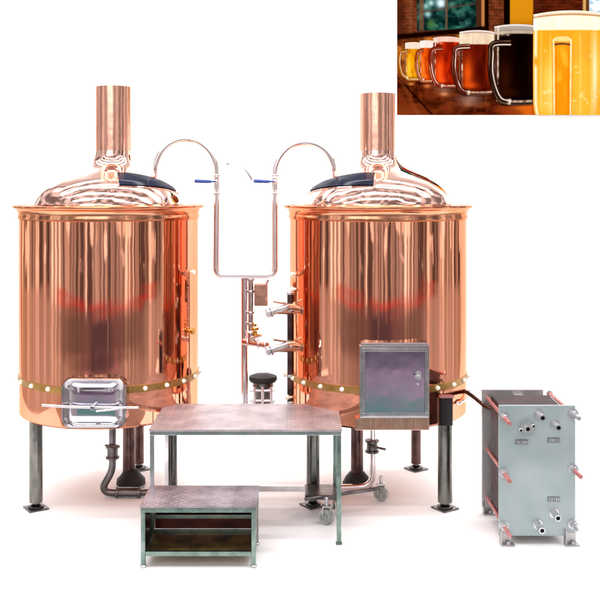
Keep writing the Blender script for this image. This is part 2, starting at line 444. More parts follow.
# drain lines beneath each tank
b = MB(); y0 = -.12
b.tube([(X(112.5, y0), y0, zb+.03), (X(112.5, y0), y0, Z(470, y0)), (X(103, y0), y0, Z(487, y0)), (X(106, y0), y0, Z(492, y0)), (X(118, y0), y0, Z(493, y0))], .024, 20, bend=.05)
dl = b.build('drain_pipe', 'dark_steel', TL)
b = MB(); stud_valve(b, X(112.5, y0), y0, Z(452, y0), .026); b.tube([(X(106, y0), y0-.03, Z(444, y0)), (X(121, y0), y0-.04, Z(445, y0))], .007, 10)
b.build('drain_valve', 'dark_steel', dl)
b = MB(); zz = Z(493, y0)
for xx in (X(116.5, y0), X(138.5, y0)): b.cyl(xx, y0, zz, .042, .016, 'X')
b.cyl(X(118, y0), y0, zz, .032, X(139, y0)-X(118, y0), 'X'); b.tube([(X(140, y0), y0, zz), (X(160, y0), y0+.02, zz+.01)], .02, 16)
for a in range(6):
    aa = a*PI/3; b.tube([(X(116, y0), y0+.036*math.sin(aa), zz+.036*math.cos(aa)), (X(141, y0), y0+.036*math.sin(aa), zz+.036*math.cos(aa))], .005, 8)
b.build('sight_glass', 'dark_steel', dl)
b = MB(); b.lathe([(.0001, .10), (.05, .095), (.07, .06), (.095, .035), (.10, .0), (.0001, 0)], X(131, .1), .10, 32, cz=.02)
b.build('leg_boot', 'rubber', TL)
b = MB(); y0 = -.06; yb_ = Z(486, y0)
b.tube([(X(373, y0), y0, zb+.03), (X(373, y0), y0, yb_-.0), (X(345, y0), y0, yb_-.012), (X(304, y0), y0, yb_-.012)], .022, 20, bend=.09)
dl = b.build('drain_pipe', 'pipe', TR)
b = MB(); stud_valve(b, X(372, y0), y0, Z(446, y0), .027); b.tube([(X(368, y0), y0-.04, Z(444, y0)), (X(385, y0), y0-.06, Z(447, y0))], .008, 10)
b.build('drain_valve', 'dark_steel', dl)
b = MB(); b.lathe([(.0001, .10), (.05, .095), (.08, .06), (.10, .02), (.10, 0), (.0001, 0)], X(357, .12), .12, 32, cz=.0)
b.build('leg_boot', 'rubber', TR)

# ------------------------------------------------------------------ overhead transfer pipe
yp = -.10
t = thing('transfer_pipe', 'polished steel U-shaped pipe arching out of both copper domes with blue handled valves', 'pipe', (X(246), yp, 0))
def arch(x0, x1, ytop, yl, yr, n=24):
    c = (x0+x1)/2; a = (x1-x0)/2; pts = []
    for i in range(n+1):
        th = PI-PI*i/n; base = yl if th > PI/2 else yr
        pts.append((X(c+a*math.cos(th), yp), yp, Z(base-(base-ytop)*math.sin(th), yp)))
    return pts
rp = .0185
b = MB(); pts = arch(155, 216.5, 139, 172, 172); pts = [(X(153, yp), yp+.05, Z(181, yp))]+pts
b.tube(pts+[(X(216.8, yp), yp, Z(178, yp))], rp, 20); b.build('arch', 'pipe', t)
b = MB(); pts = arch(274.8, 334.5, 142.5, 176, 172); b.tube(pts+[(X(336, yp), yp+.05, Z(182, yp))], rp, 20); b.build('arch', 'pipe', t)
b = MB(); b.tube([(X(216.8, yp), yp, Z(190, yp)), (X(216, yp), yp, Z(275.5, yp)), (X(275, yp), yp, Z(275.5, yp)), (X(274.8, yp), yp, Z(190, yp))], rp, 20, bend=.055)
b.build('pipe_loop', 'pipe', t)
for vx, sgn in ((216.8, 1), (274.8, 1)):
    b = MB()
    for yy in (175.5, 193.5):
        b.cyl(X(vx, yp), yp, Z(yy, yp)-.007, .030, .014); b.tube([(X(vx, yp), yp, Z(yy, yp)), (X(vx+(6 if vx < 250 else 5), yp), yp-.01, Z(yy, yp))], .005, 8)
        b.tube([(X(vx, yp), yp, Z(yy, yp)), (X(vx-5, yp), yp-.01, Z(yy, yp))], .004, 8)
    b.cyl(X(vx, yp), yp, Z(191, yp), .021, Z(178, yp)-Z(191, yp)); b.cyl(X(vx, yp), yp-.045, Z(182, yp), .014, .04, 'Y', 16)
    v = b.build('valve', 'pipe', t)
    b = MB(); e = vx-21.5 if vx < 250 else vx-21
    b.tube([(X(vx, yp), yp-.04, Z(181.5, yp)), (X(vx-6, yp), yp-.05, Z(181.5, yp))], .006, 10)
    b.tube([(X(vx-5, yp), yp-.05, Z(181.5, yp)), (X(vx-8, yp), yp-.052, Z(181.5, yp)), (X(e+1, yp), yp-.055, Z(181, yp)), (X(e, yp), yp-.055, Z(181, yp))], .011, 14, radii=[.009, .012, .012, .006])
    b.build('handle', 'blue', v)
b = MB()
b.tube([(X(252.5, yp), yp-.05, Z(180, yp)), (X(250, yp), yp-.05, Z(175, yp)), (X(244, yp), yp-.05, Z(168.5, yp)), (X(236, yp), yp-.05, Z(164.5, yp)), (X(228.5, yp), yp-.05, Z(163.5, yp))], .0085, 10, bend=.03)
b.cyl(X(226.5, yp), yp-.05, Z(163.5, yp), .010, .022, 'X', 12)
b.build('vent_tube', 'steel', t)

# ------------------------------------------------------------------ standpipe with valves
ys = .12
t = thing('standpipe', 'upright steel standpipe below the U-shaped pipe with a brass topped valve', 'pipe', (X(244.5, ys), ys, 0))
b = MB(); b.tube([(X(244.5, ys), ys, Z(416, ys)), (X(244.5, ys), ys, Z(276, ys)+.01)], .024, 24); b.build('post', 'pipe', t)
b = MB(); b.tube([(X(251, ys), ys-.03, Z(276, ys)), (X(251, ys), ys-.03, Z(330, ys))], .018, 20)
for yy in (279, 291, 312, 323): b.cyl(X(251, ys), ys-.03, Z(yy, ys)-.008, .026, .016)
b.build('riser', 'steel', t)
b = MB(); zz = Z(341, ys); b.tube([(X(244, ys), ys-.03, zz), (X(268, ys), ys-.16, zz-.005)], .021, 20)
for xx in (247, 258, 265): b.cyl(X(xx, ys), ys-.03-.13*(xx-244)/24, zz-.002, .034, .012, 'X')
b.cyl(X(252, ys), ys-.06, zz, .03, .07); b.tube([(X(251, ys), ys-.1, zz+.03), (X(262, ys), ys-.14, zz+.06)], .01, 12)
vv = b.build('valve', 'pipe', t)
b = MB(); b.cyl(X(255.5, ys), ys-.09, Z(336, ys), .016, .05); b.cyl(X(255.5, ys), ys-.09, Z(328, ys), .028, .018); b.cyl(X(255.5, ys), ys-.09, Z(324.5, ys), .012, .02); b.tube([(X(255, ys), ys-.1, Z(331, ys)), (X(263, ys), ys-.12, Z(333, ys))], .007, 10)
b.build('brass_valve', 'brass', vv)
b = MB(); b.box(X(241, ys), cr-rb+.06, ys-.02, ys+.02, Z(415, ys), Z(410, ys)); b.build('bracket', 'steel', t)
# copper control flag
b = MB(); b.box(X(254.5, ys), X(268, ys), ys-.05, ys+.02, Z(305.5, ys), Z(283, ys), bev=.01)
q = b.build('junction_box', 'copper_brushed', t)
b = MB(); b.tube([(X(266.5, ys), ys-.04, Z(283, ys)), (X(268.5, ys), ys-.04, Z(279, ys))], .008, 10); b.build('probe', 'pipe', q)
b = MB(); b.tube([(X(248, ys), ys-.02, Z(288, ys)), (X(256, ys), ys-.02, Z(288, ys))], .01, 10); b.build('bracket', 'pipe', q)

# motor pump behind platform
yq = .22
t = thing('pump', 'round dark-lidded pump on a bracket between the two tanks behind the platform', 'pump', (X(263, yq), yq, 0))
cx_ = X(263, yq)
b = MB(); b.lathe([(.0001, Z(373.5, yq)), (.06, Z(374, yq)), (.096, Z(376, yq)), (.100, Z(379, yq)), (.090, Z(381.5, yq)), (.0001, Z(382, yq))], cx_, yq, 40); b.build('lid', 'rubber', t)
b = MB(); b.lathe([(.07, Z(382, yq)), (.075, Z(386, yq)), (.06, Z(388, yq)), (.06, Z(400, yq)), (.075, Z(402, yq)), (.075, Z(412, yq)), (.0001, Z(412, yq))], cx_, yq, 32); b.build('casing', 'dark_steel', t)
b = MB()
for yy in (388, 398): b.tube([(cx_-.09, yq-.08, Z(yy, yq)), (cx_+.09, yq-.08, Z(yy, yq))], .010, 12)
for xx in (-.055, .0, .06): b.tube([(cx_+xx, yq-.085, Z(384, yq)), (cx_+xx, yq-.085, Z(408, yq))], .009, 12)
b.build('pipework', 'pipe', t)
b = MB(); b.box(cx_-.09, cr-rb+.08, yq-.09, yq+.09, Z(412, yq)-.02, Z(412, yq)-.002); b.build('bracket', 'steel', t)

# ------------------------------------------------------------------ working platform
yf = 308/362*D-D                       # front feet
zt = Z(429.5, yf)                      # deck height
ybk = yf+.66
px0, px1 = X(149.5, yf), X(341.5, yf)
t = thing('work_platform', 'tall steel work platform with tread plate deck in front of the two tanks', 'platform', ((px0+px1)/2, (yf+ybk)/2, 0))
b = MB(); b.box(px0-.004, px1+.004, yf-.004, ybk, zt-.010, zt, bev=.003); b.build('deck', 'tread', t)
b = MB(); e = .028
b.box(px0, px1, yf, yf+e, zt-.034, zt-.0105); b.box(px0, px1, ybk-e-.01, ybk-.01, zt-.034, zt-.0105)
for xx in (px0, px1-e): b.box(xx, xx+e, yf+e, ybk-e-.01, zt-.034, zt-.0105)
b.build('apron', 'steel', t)
for xx in (px0, px1-e):
    for yy in (yf, ybk-e-.01):
        b = MB(); b.box(xx+.001, xx+e-.001, yy+.001, yy+e-.001, .0, zt-.034)
        b.box(xx-.004, xx+e+.004, yy-.004, yy+e+.004, .0005, .012)
        b.build('leg', 'steel' if xx == px0 else 'green_steel', t)
zs = Z(486.5, yf+.0)-.0
zs = .108
b = MB()
b.box(px0+e, px1-e, ybk-e-.006, ybk-.014, zs, zs+.034); b.build('stretcher', 'steel', t)
for xx in (px0, px1-e):
    b = MB(); b.box(xx+.003, xx+e-.003, yf+e, ybk-e-.01, zs, zs+.03); b.build('stretcher', 'steel', t)

# ------------------------------------------------------------------ step stool
yf2 = 308/385*D-D
zt2 = Z(506, yf2); yb2 = yf2+.36
sx0, sx1 = X(140.5, yf2), X(256, yf2)
t = thing('step_stool', 'low steel step with worn tread plate top in front of the tall platform', 'step', ((sx0+sx1)/2, (yf2+yb2)/2, 0))
b = MB(); b.box(sx0-.004, sx1+.004, yf2-.004, yb2, zt2-.009, zt2, bev=.003); b.build('top', 'tread_dark', t)
e = .026
b = MB(); b.box(sx0, sx1, yf2, yf2+e, zt2-.036, zt2-.0095); b.box(sx0, sx1, yb2-e-.005, yb2-.005, zt2-.036, zt2-.0095)
for xx in (sx0, sx1-e): b.box(xx, xx+e, yf2+e, yb2-e-.005, zt2-.036, zt2-.0095)
b.build('apron', 'green_steel', t)
for xx in (sx0, sx1-e):
    for yy in (yf2, yb2-e-.005):
        b = MB(); b.box(xx+.001, xx+e-.001, yy+.001, yy+e-.001, 0.012, zt2-.036); lg = b.build('leg', 'green_steel', t)
        b = MB(); b.cyl(xx+e/2, yy+e/2, .0005, .018, .013, seg=16); b.build('foot_cap', 'zinc', lg)
for yy in (yf2+.002, yb2-e-.003):
    b = MB(); b.box(sx0+e, sx1-e, yy, yy+e-.004, .062, .088); b.build('rail', 'green_steel', t)
for xx in (sx0+.002, sx1-e+.002):
    b = MB(); b.box(xx, xx+e-.004, yf2+e, yb2-e-.005, .062, .088); b.build('rail', 'green_steel', t)
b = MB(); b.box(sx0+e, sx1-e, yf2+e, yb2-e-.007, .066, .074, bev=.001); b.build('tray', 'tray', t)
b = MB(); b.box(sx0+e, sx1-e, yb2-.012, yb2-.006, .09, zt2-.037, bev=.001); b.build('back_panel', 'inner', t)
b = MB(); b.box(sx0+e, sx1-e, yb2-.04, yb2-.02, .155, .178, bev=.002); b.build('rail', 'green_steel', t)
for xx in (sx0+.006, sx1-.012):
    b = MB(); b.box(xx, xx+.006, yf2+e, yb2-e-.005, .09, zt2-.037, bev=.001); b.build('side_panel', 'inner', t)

# ------------------------------------------------------------------ trolley with casters
yc = -.62
t = thing('trolley', 'small dark trolley on two pale caster wheels under the work platform', 'trolley', (X(345, yc), yc, 0))
b = MB(); b.box(X(305, yc), X(337, yc), yc+.03, yc+.25, .13, .16, bev=.004)
b.tube([(X(305, yc), yc, .145), (X(382, yc), yc+.18, .155)], .012, 12)
b.build('frame', 'dark_steel', t)
def caster(pxx, yy, rr):
    xx = X(pxx, yy)
    b = MB()
    b.box(xx-.026, xx-.021, yy-.02, yy+.02, rr*.8, rr*2+.012, bev=.002); b.box(xx+.021, xx+.026, yy-.02, yy+.02, rr*.8, rr*2+.012, bev=.002)
    b.box(xx-.026, xx+.026, yy-.025, yy+.025, rr*2+.012, rr*2+.018, bev=.002); b.cyl(xx, yy, rr*2+.016, .012, .05)
    c = b.build('caster', 'zinc', t)
    b = MB(); b.lathe([(rr*.62, -.016), (rr*.93, -.018), (rr, -.010), (rr, .010), (rr*.93, .018), (rr*.62, .016), (rr*.62, -.016)], 0, 0, 36, 'X')
    b.lathe([(.0001, -.012), (rr*.62, -.012), (rr*.62, .012), (.0001, .012)], 0, 0, 24, 'X'); b.lathe([(.0001, -.02), (rr*.25, -.02), (rr*.25, .02), (.0001, .02)], 0, 0, 16, 'X')
    a = math.radians(62); rot = Matrix.Rotation(a, 3, 'Z')
    b.v = [tuple(rot @ Vector(v)+Vector((xx, yy, rr))) for v in b.v]
    b.build('wheel', 'wheel', c)
caster(326.5, yc-.02, .048); caster(381, -.20, .050)

# ------------------------------------------------------------------ plate heat exchanger
ye = 308/362*D-D; yr = ye+.50
t = thing('heat_exchanger', 'grey plate heat exchanger with pink tie rods standing right of the tanks', 'heat exchanger', (X(537, ye), (ye+yr)/2, 0))
ex0, ex1, ez0, ez1 = X(499, ye), X(575.5, ye), Z(536, ye), Z(405.5, ye)
b = MB(); b.box(ex0, ex1, ye, ye+.022, ez0, ez1, bev=.004); fp = b.build('front_plate', 'plate_grey', t)
b = MB(); b.box(ex0-.004, ex1-.06, yr, yr+.022, ez0+.0, ez1-.015, bev=.004); b.build('rear_plate', 'plate_back', t)
b = MB()
for i in range(24):
    yy = ye+.05+i*.0155; b.box(ex0+.035, ex1-.05, yy, yy+.0095, ez0+.03, ez1-.03, bev=.002)
b.build('plate_pack', 'pack', t)
b = MB(); b.box((ex0+ex1)/2-.03, (ex0+ex1)/2+.03, ye+.03, yr, ez1-.06, ez1-.04); b.build('carrying_bar', 'plate_back', t)
b = MB(); b.box((ex0+ex1)/2-.03, (ex0+ex1)/2+.03, ye+.03, yr, ez0+.0, ez0+.02)
b.build('carrying_bar', 'plate_back', t)
for xx, zy in ((ex0+.002, 417), (ex0+.002, 473), (ex0+.002, 526), (ex1-.014, 413.5), (ex1-.014, 469), (ex1-.014, 524)):
    zc = Z(zy, ye)
    left = xx < (ex0+ex1)/2
    dx = .026 if left else .0
    xx += dx
    b = MB(); b.tube([(xx, ye+.03, zc), (xx, yr+.06, zc)], .011, 14); rd = b.build('tie_rod', 'red_paint', t)
    b = MB(); b.lathe([(.0001, -.035), (.018, -.035), (.021, -.030), (.021, -.0), (.030, 0), (.030, .006), (.0001, .006)], xx, ye-.007, 6 if False else 18, 'Y', cz=zc)
    b.build('nut', 'zinc', rd)
    b = MB(); L = .11 if left or zy == 469 else .08
    b.tube([(xx, ye-.042, zc), (xx, ye-.042-L, zc)], .0125, 14); b.build('rod_end', 'red_paint' if left or zy == 469 else 'zinc', rd)
    b = MB(); b.tube([(xx, yr+.022, zc), (xx, yr+.045, zc)], .022, 6); b.build('nut', 'zinc', rd)
for pxx, pyy, L, fl_ in ((538.5, 414, .10, 0), (554.5, 424, .09, 0), (526, 427, .05, 1), (554, 513, .09, 0), (537.5, 524, .11, 0)):
    xx, zc = X(pxx, ye), Z(pyy, ye)
    b = MB(); r_ = .0185
    b.lathe([(r_*.65, .0), (r_*.65, -L), (r_, -L), (r_, -.004), (r_*1.5, -.004), (r_*1.5, 0)], xx, ye-.001, 28, 'Y', cz=zc)
    if fl_:
        b.lathe([(r_, -.02), (r_*1.9, -.02), (r_*1.9, -.03), (r_, -.03)], xx, ye, 28, 'Y', cz=zc)
        for sx in (-1, 1): b.cyl(xx+sx*.036, ye-.034, zc+sx*.012, .009, .03, 'Y', 12); b.cyl(xx+sx*.036, ye-.034, zc+sx*.012, .013, .008, 'Y', 6)
    po = b.build('port', 'zinc', fp)
    b = MB(); b.cyl(xx, ye-L*.9, zc, r_*.62, .004, 'Y', 20, 0); b.build('bore', 'black', po)
for pxx, pyy in ((521.5, 442), (553.5, 440), (553.5, 499)):
    b = MB(); w = .036; x_, z_ = X(pxx, ye), Z(pyy, ye)
    b.box(x_-w, x_+w, ye-.003, ye-.0005, z_-.014, z_+.014, bev=.001); lb = b.build('label_plate', 'label_metal', fp)
    b = MB()
    rnd = random.Random(int(pxx+pyy))
    for q_ in range(5):
        u = x_-w+.010+q_*.0125
        for s_ in range(3): b.box(u, u+.008, ye-.0045, ye-.0031, z_-.009+s_*.007, z_-.0065+s_*.007, bev=0)
        b.box(u+rnd.choice((0, .006)), u+rnd.choice((.002, .008)), ye-.0048, ye-.0032, z_-.009, z_+.008, bev=0)
    b.build('lettering', 'ink', lb)
for xx, dy in ((ex0+.05, 0), (ex1-.018, 0)):
    for yy in (ye-.03, yr):
        b = MB(); b.box(xx-.045, xx+.035, yy, yy+.05, .0005, .010, bev=.002); b.box(xx-.045, xx-.037, yy, yy+.05, .010, ez0+.04, bev=.002)
        b.box(xx-.037, xx+.02, yy+.028, yy+.036, .010, ez0+.02, bev=.002); b.cyl(xx+.0, yy+.012, .008, .012, .018, seg=6)
        b.build('foot', 'plate_back', t)
# hose
b = MB(); b.tube([(X(462, -.2), -.2, Z(390, -.2)), (X(470, -.3), -.3, Z(394, -.3)), (X(485, yr), yr-.03, Z(406, yr)), (X(496, yr), yr-.09, Z(411, yr-.09))], .013, 14, bend=.1)
tag(b.build('hose', 'brown_steel'), 'thin copper brown hose running from the right tank to the grey heat exchanger', 'hose')

# ------------------------------------------------------------------ printed picture on the backdrop
ILL = 2.0
def vnoise(x, y, seed=0):
    xi = np.floor(x).astype(np.int64); yi = np.floor(y).astype(np.int64); fx = x-xi; fy = y-yi
    fx = fx*fx*(3-2*fx); fy = fy*fy*(3-2*fy)
    def h(a, b):
        n = (a*374761393+b*668265263+seed*1442695041) & 0xffffffff
        n = ((n ^ (n >> 13))*1274126177) & 0xffffffff
        return ((n ^ (n >> 16)) & 0xffff)/65535.0
    return (h(xi, yi)*(1-fx)+h(xi+1, yi)*fx)*(1-fy)+(h(xi, yi+1)*(1-fx)+h(xi+1, yi+1)*fx)*fy
def fbm(x, y, s=0): return .55*vnoise(x, y, s)+.3*vnoise(x*2.1, y*2.1, s+7)+.15*vnoise(x*4.3, y*4.3, s+13)
def ss(e0, e1, x): t_ = np.clip((x-e0)/(e1-e0), 0, 1); return t_*t_*(3-2*t_)
def C(r, g, b): return np.array([r, g, b], float)
def mix(c, col, a):
    a = np.clip(a, 0, 1)[..., None]; return c*(1-a)+np.broadcast_to(col, c.shape)*a
def blob(x, y, cx, cy, rx, ry, soft=1.0): return np.exp(-(((x-cx)/rx)**2+((y-cy)/ry)**2)*soft)
def bandf(v, a, b, s=.8): return ss(a-s, a+s, v)*(1-ss(b-s, b+s, v))
def col_background(x, y):
    c = np.zeros(x.shape+(3,)); c[:] = C(92, 50, 30)
    bx = x+np.floor(y/3.2) % 2*3.5
    mort = np.maximum(1-np.abs((bx/7) % 1-.5)*2*1.0, 0); mort = ss(.0, .25, np.minimum((bx/7) % 1, 1-(bx/7) % 1)*7)*ss(0, .5, np.minimum((y/3.2) % 1, 1-(y/3.2) % 1)*3.2)
    brick = C(118, 62, 38)*(.55+.7*fbm(x/4, y/2.5, 3))[..., None]
    c = brick*(.72+.28*mort)[..., None]
    c = mix(c, C(120, 78, 50), bandf(x, 409, 413)*.5)
    c = mix(c, C(60, 28, 18), bandf(x, 397, 404, 3)*.6)
    # window with trees
    w = bandf(x, 417, 478, 1)*(1-ss(30-(x-417)*.03, 32-(x-417)*.03, y))
    g = fbm(x/9, y/7, 11); g2 = fbm(x/7, y/6, 21)
    tree = mix(np.broadcast_to(C(12, 32, 34), c.shape).copy(), C(40, 92, 78), ss(.35, .8, g))
    tree = mix(tree, C(90, 150, 130), ss(.5, .9, g2)*.6)
    for bx_, by_, rr, col_ in ((441, 3, 5, C(215, 232, 245)), (428, 14, 3.5, C(150, 185, 190)), (431, 3, 3, C(170, 205, 205)), (426, 6, 3, C(140, 180, 175)), (452, 4, 3, C(80, 120, 110)), (431, 24, 4, C(70, 110, 60))):
        tree = mix(tree, col_, blob(x, y, bx_, by_, rr, rr))
    c = c*(1-w[..., None])+tree*w[..., None]
    c = mix(c, C(120, 84, 62), bandf(x, 419, 424, 1.0)*(1-ss(29, 32, y))*.75)
    c = mix(c, C(105, 82, 66), bandf(x, 445.3, 447.6, .6)*(1-ss(29, 31, y))*.9)
    c = mix(c, C(88, 66, 54), bandf(y+(x-420)*.16, 11, 13.5, 1)*w*.55)
    c = mix(c, C(70, 44, 30), bandf(x, 476, 481, 1)*(1-ss(30, 34, y)))
    c = mix(c, C(168, 118, 72), bandf(x, 481.5, 484.5, .7)*(1-ss(31, 34, y)))
    c = mix(c, C(20, 10, 8), bandf(x, 485, 488.5, 1)*(1-ss(30, 34, y)))
    c = mix(c, C(18, 10, 8), bandf(x, 504, 510, .6)*(1-ss(32, 36, y)))
    c = mix(c, C(196, 132, 26), bandf(x, 510, 533, .6)*(1-ss(40, 46, y)))
    c = mix(c, C(150, 95, 18), bandf(x, 510, 533, .6)*ss(14, 34, y)*(1-ss(40, 46, y))*.6)
    rb_ = bandf(x, 534, 582, .8)
    c = mix(c, (C(88, 38, 22)*(.6+.7*fbm(x/4, y/2.5, 5))[..., None])*(.75+.25*mort)[..., None], rb_)
    c = mix(c, C(198, 160, 96), bandf(x, 583, 586, .8)); c = mix(c, C(90, 60, 40), bandf(x, 586.5, 588.5, .6))
    c = mix(c, C(236, 246, 252), ss(588.5, 590, x)); c = mix(c, C(140, 185, 210), ss(588.5, 590, x)*ss(.5, .7, fbm(x/3, y/3, 8))*.8)
    # dark sill and warm blur below
    ln = 36-(x-397)*.095
    low = ss(ln+1, ln+6, y)
    warm = mix(np.broadcast_to(C(176, 104, 44), c.shape).copy(), C(92, 48, 22), ss(.35, .7, fbm(x/10, y/7, 31)))
    warm = mix(warm, C(120, 66, 30), ss(55, 74, y)*.7)
    m_ = low*(1-ss(488, 500, x)); c = c*(1-m_[..., None])+warm*m_[..., None]
    c = mix(c, C(26, 12, 9), bandf(y-ln, -1.5, 3.5, 1.4)*(1-ss(482, 492, x)))
    # table
    te = 74+(x-397)*.04; tb = ss(te-2, te+1, y)
    tab = mix(np.broadcast_to(C(104, 46, 22), c.shape).copy(), C(58, 22, 10), ss(.35, .7, fbm(x/16, y/5, 41)))
    tab = mix(tab, C(142, 70, 34), ss(98, 116, y)*ss(460, 420, x)*.6)
    tab = mix(tab, C(130, 62, 34), ss(.5, .75, fbm(x/3, y/9, 51))*.45)
    lx = 404+(y-84)*.92; tab = mix(tab, C(22, 8, 5), np.exp(-((x-lx)/1.1)**2)*.9)
    lx = 397+(y-76)*.5; tab = mix(tab, C(150, 86, 44), np.exp(-((x-lx-2)/2)**2)*.35)
    for hx_, hy_, hr, col_ in ((411, 84, 3, C(225, 150, 70)), (427, 86, 3.5, C(225, 130, 80)), (444, 94, 4, C(235, 160, 105)), (468, 104, 5, C(170, 100, 60)), (505, 110, 12, C(150, 64, 30)), (470, 99, 12, C(150, 120, 110)), (525, 108, 12, C(225, 120, 40)), (444, 89, 8, C(150, 110, 95))):
        tab = mix(tab, col_, blob(x, y, hx_, hy_, hr, hr*.55)*.8)
    tab = mix(tab, C(215, 104, 30), ss(515, 530, x)*ss(98, 106, y)*.8)
    return c*(1-tb[..., None])+tab*tb[..., None]
def put_mesh(name, xs, ys, cols, layer, parent, label=None):
    h, w = xs.shape
    yy = WALLY-.02-.0012*layer
    wx = (xs-300)*K*(D+yy)/D; wz = H-(ys-183)*K*(D+yy)/D
    off = wloc(parent)
    v = np.stack([wx-off.x, np.full(wx.shape, yy)-off.y, wz-off.z], -1).reshape(-1, 3)
    idx = np.arange(h*w).reshape(h, w)
    f = np.stack([idx[:-1, :-1], idx[1:, :-1], idx[1:, 1:], idx[:-1, 1:]], -1).reshape(-1, 4)
    me = bpy.data.meshes.new(name); me.from_pydata(v.tolist(), [], f.tolist())
    c = np.clip((np.clip(cols, 0, 255)/255-.045)*1.14, 0, 1)*255
    c = np.clip(c, 0, 255)/255; lin = np.where(c <= .04045, c/12.92, ((c+.055)/1.055)**2.4)/ILL
    at = me.color_attributes.new('ink', 'FLOAT_COLOR', 'POINT')
    at.data.foreach_set('color', np.concatenate([lin, np.ones(lin.shape[:2]+(1,))], -1).reshape(-1).astype(np.float32))
    me.materials.append(M['print']); me.update()
    o = bpy.data.objects.new(name, me); COL.objects.link(o); o.parent = parent
    if label: o['label'] = label
    return o
pyw = WALLY-.012
pic = thing('picture', 'printed picture of a row of glass beer mugs fixed on the white backdrop', 'picture', (X(499, pyw), pyw, Z(116, pyw)))
b = MB(); b.box(X(396.6, pyw), X(604, pyw), pyw-.006, WALLY-.0005, Z(115.4, pyw), Z(-6, pyw), bev=.001); b.build('board', 'white', pic)
gx_, gy_ = np.meshgrid(np.linspace(397, 603.5, 620), np.linspace(-5.5, 115, 362)); put_mesh('scenery', gx_, gy_, col_background(gx_, gy_), 0, pic)
def mug(x0, x1, yt, yb, foam0, foam1, beer, dark, light, foamc, hx, hy0, hy1, hw, layer, label, bulge=.02, big=False):
    w = x1-x0; U, V = np.meshgrid(np.linspace(0, 1, max(40, int(w*4))), np.linspace(0, 1, max(60, int((yb-yt)*3))))
    cr_ = .5-.5*np.cos(np.clip(np.minimum(V, 1-V)/.05, 0, 1)*PI/2+0)  # rounded ends
    shr = 1-.06*(1-np.clip((1-V)/.06, 0, 1))**2
    taper = 1-bulge*(1-np.sin(PI*V))-.05*ss(.82, 1, V)
    cx = (x0+x1)/2; xs = cx+(U-.5)*w*taper*shr*(1-.16*np.clip((V-.88)/.12, 0, 1)**3)
    curve = (1-((U-.5)*2)**2)
    ys = yt+(yb-yt)*V+curve*(.035*w)*(V-.35)
    n_ = fbm(xs/2.2, ys/6, layer); e = np.abs(U-.5)*2
    ys = ys-curve*(.04*w)*np.clip(1-V/.14, 0, 1)
    c = np.zeros(U.shape+(3,)); c[:] = beer
    c = mix(c, dark, ss(.3, .75, fbm(xs/(w*.18), ys/(w*.5), 60+layer))*.6)
    c = mix(c, light, blob(U, V, .24, .66, .15, .26)*.9); c = mix(c, light, blob(U, V, .3, .85, .22, .06)*.7)
    c = mix(c, light, blob(U, V, .82, .5, .06, .3)*.5)
    c = mix(c, dark, ss(.84, .95, e)*.75)
    glass_ = ss(.80, .86, e)*ss(.0, .05, V)
    if not big:
        c = mix(c, C(96, 52, 32)*.6+beer*.3, glass_*.85)
        c = mix(c, C(240, 222, 204), np.exp(-((U-.085)/.022)**2)*ss(.35, .65, fbm(U*2, V*7, 33+layer))*.9)
        c = mix(c, C(228, 200, 176), np.exp(-((U-.93)/.02)**2)*ss(.4, .7, fbm(U*2, V*9, 37+layer))*.7)
        c = mix(c, C(236, 214, 196), (blob(U, V, .17, .10, .07, .022)+blob(U, V, .30, .115, .04, .012))*.7)
        c = mix(c, beer*.5, ss(.86, .93, V)*.45)
    c = mix(c, C(235, 215, 195), np.exp(-((e-.965)/.02)**2)*(.1+.5*n_))
    yrel = yt+(yb-yt)*V
    c = mix(c, foamc, bandf(yrel, foam0, foam1, .7)*(.8+.2*n_))
    c = mix(c, C(205, 195, 185), (1-ss(foam0-.6, foam0+.6, yrel))*.75)
    c = mix(c, C(245, 240, 235), np.exp(-((V-.008)/.012)**2)*.7)
    c = mix(c, C(190, 160, 140), ss(.925, .95, V)*.55); c = mix(c, C(240, 215, 190), np.exp(-((V-.955)/.012)**2)*.7*ss(.25, .6, n_))
    c = mix(c, dark, np.exp(-((V-.985)/.012)**2)*.7)
    if big:
        for ub in (.1, .22, .42, .60, .74, .87): c = mix(c, C(255, 236, 190), np.exp(-((U-ub)/.012)**2)*bandf(V, .18, .93, .05)*.28*(.4+n_))
        c = mix(c, C(255, 226, 168), blob(U, V, .62, .62, .16, .5)*.2); c = mix(c, C(255, 244, 228), blob(U, V, .78, .55, .03, .4)*.7)
        c = mix(c, C(255, 242, 220), np.exp(-((U-.035)/.018)**2)*ss(.3, .6, fbm(U*3, V*9, 71))*.85)
        c = mix(c, C(150, 96, 60), np.exp(-((V-.030)/.007)**2)*.6)
        for q_ in range(30):
            rr = random.Random(q_); uu, v2 = rr.uniform(.05, .95), rr.uniform(.25, .92)
            c = mix(c, C(255, 246, 225), blob(U, V, uu, v2, rr.uniform(.006, .03), rr.uniform(.004, .016))*.5)
    o = put_mesh('beer_mug', xs, ys, c, layer, pic, label)
    # handle: strip along a rounded D
    hc = [(hx[1], hy0), (hx[0]+2, hy0+1.5), (hx[0], hy0+(hy1-hy0)*.22), (hx[0]-.2, hy0+(hy1-hy0)*.5), (hx[0]+(hx[1]-hx[0])*.18, hy0+(hy1-hy0)*.78), (hx[0]+(hx[1]-hx[0])*.5, hy1-2), (hx[1], hy1)]
    pts = []
    for i in range(len(hc)-1):
        p0, p1, p2, p3 = hc[max(i-1, 0)], hc[i], hc[i+1], hc[min(i+2, len(hc)-1)]
        for k in range(14):
            u = k/14; pts.append(tuple(.5*((2*p1[j])+(-p0[j]+p2[j])*u+(2*p0[j]-5*p1[j]+4*p2[j]-p3[j])*u*u+(-p0[j]+3*p1[j]-3*p2[j]+p3[j])*u**3) for j in (0, 1)))
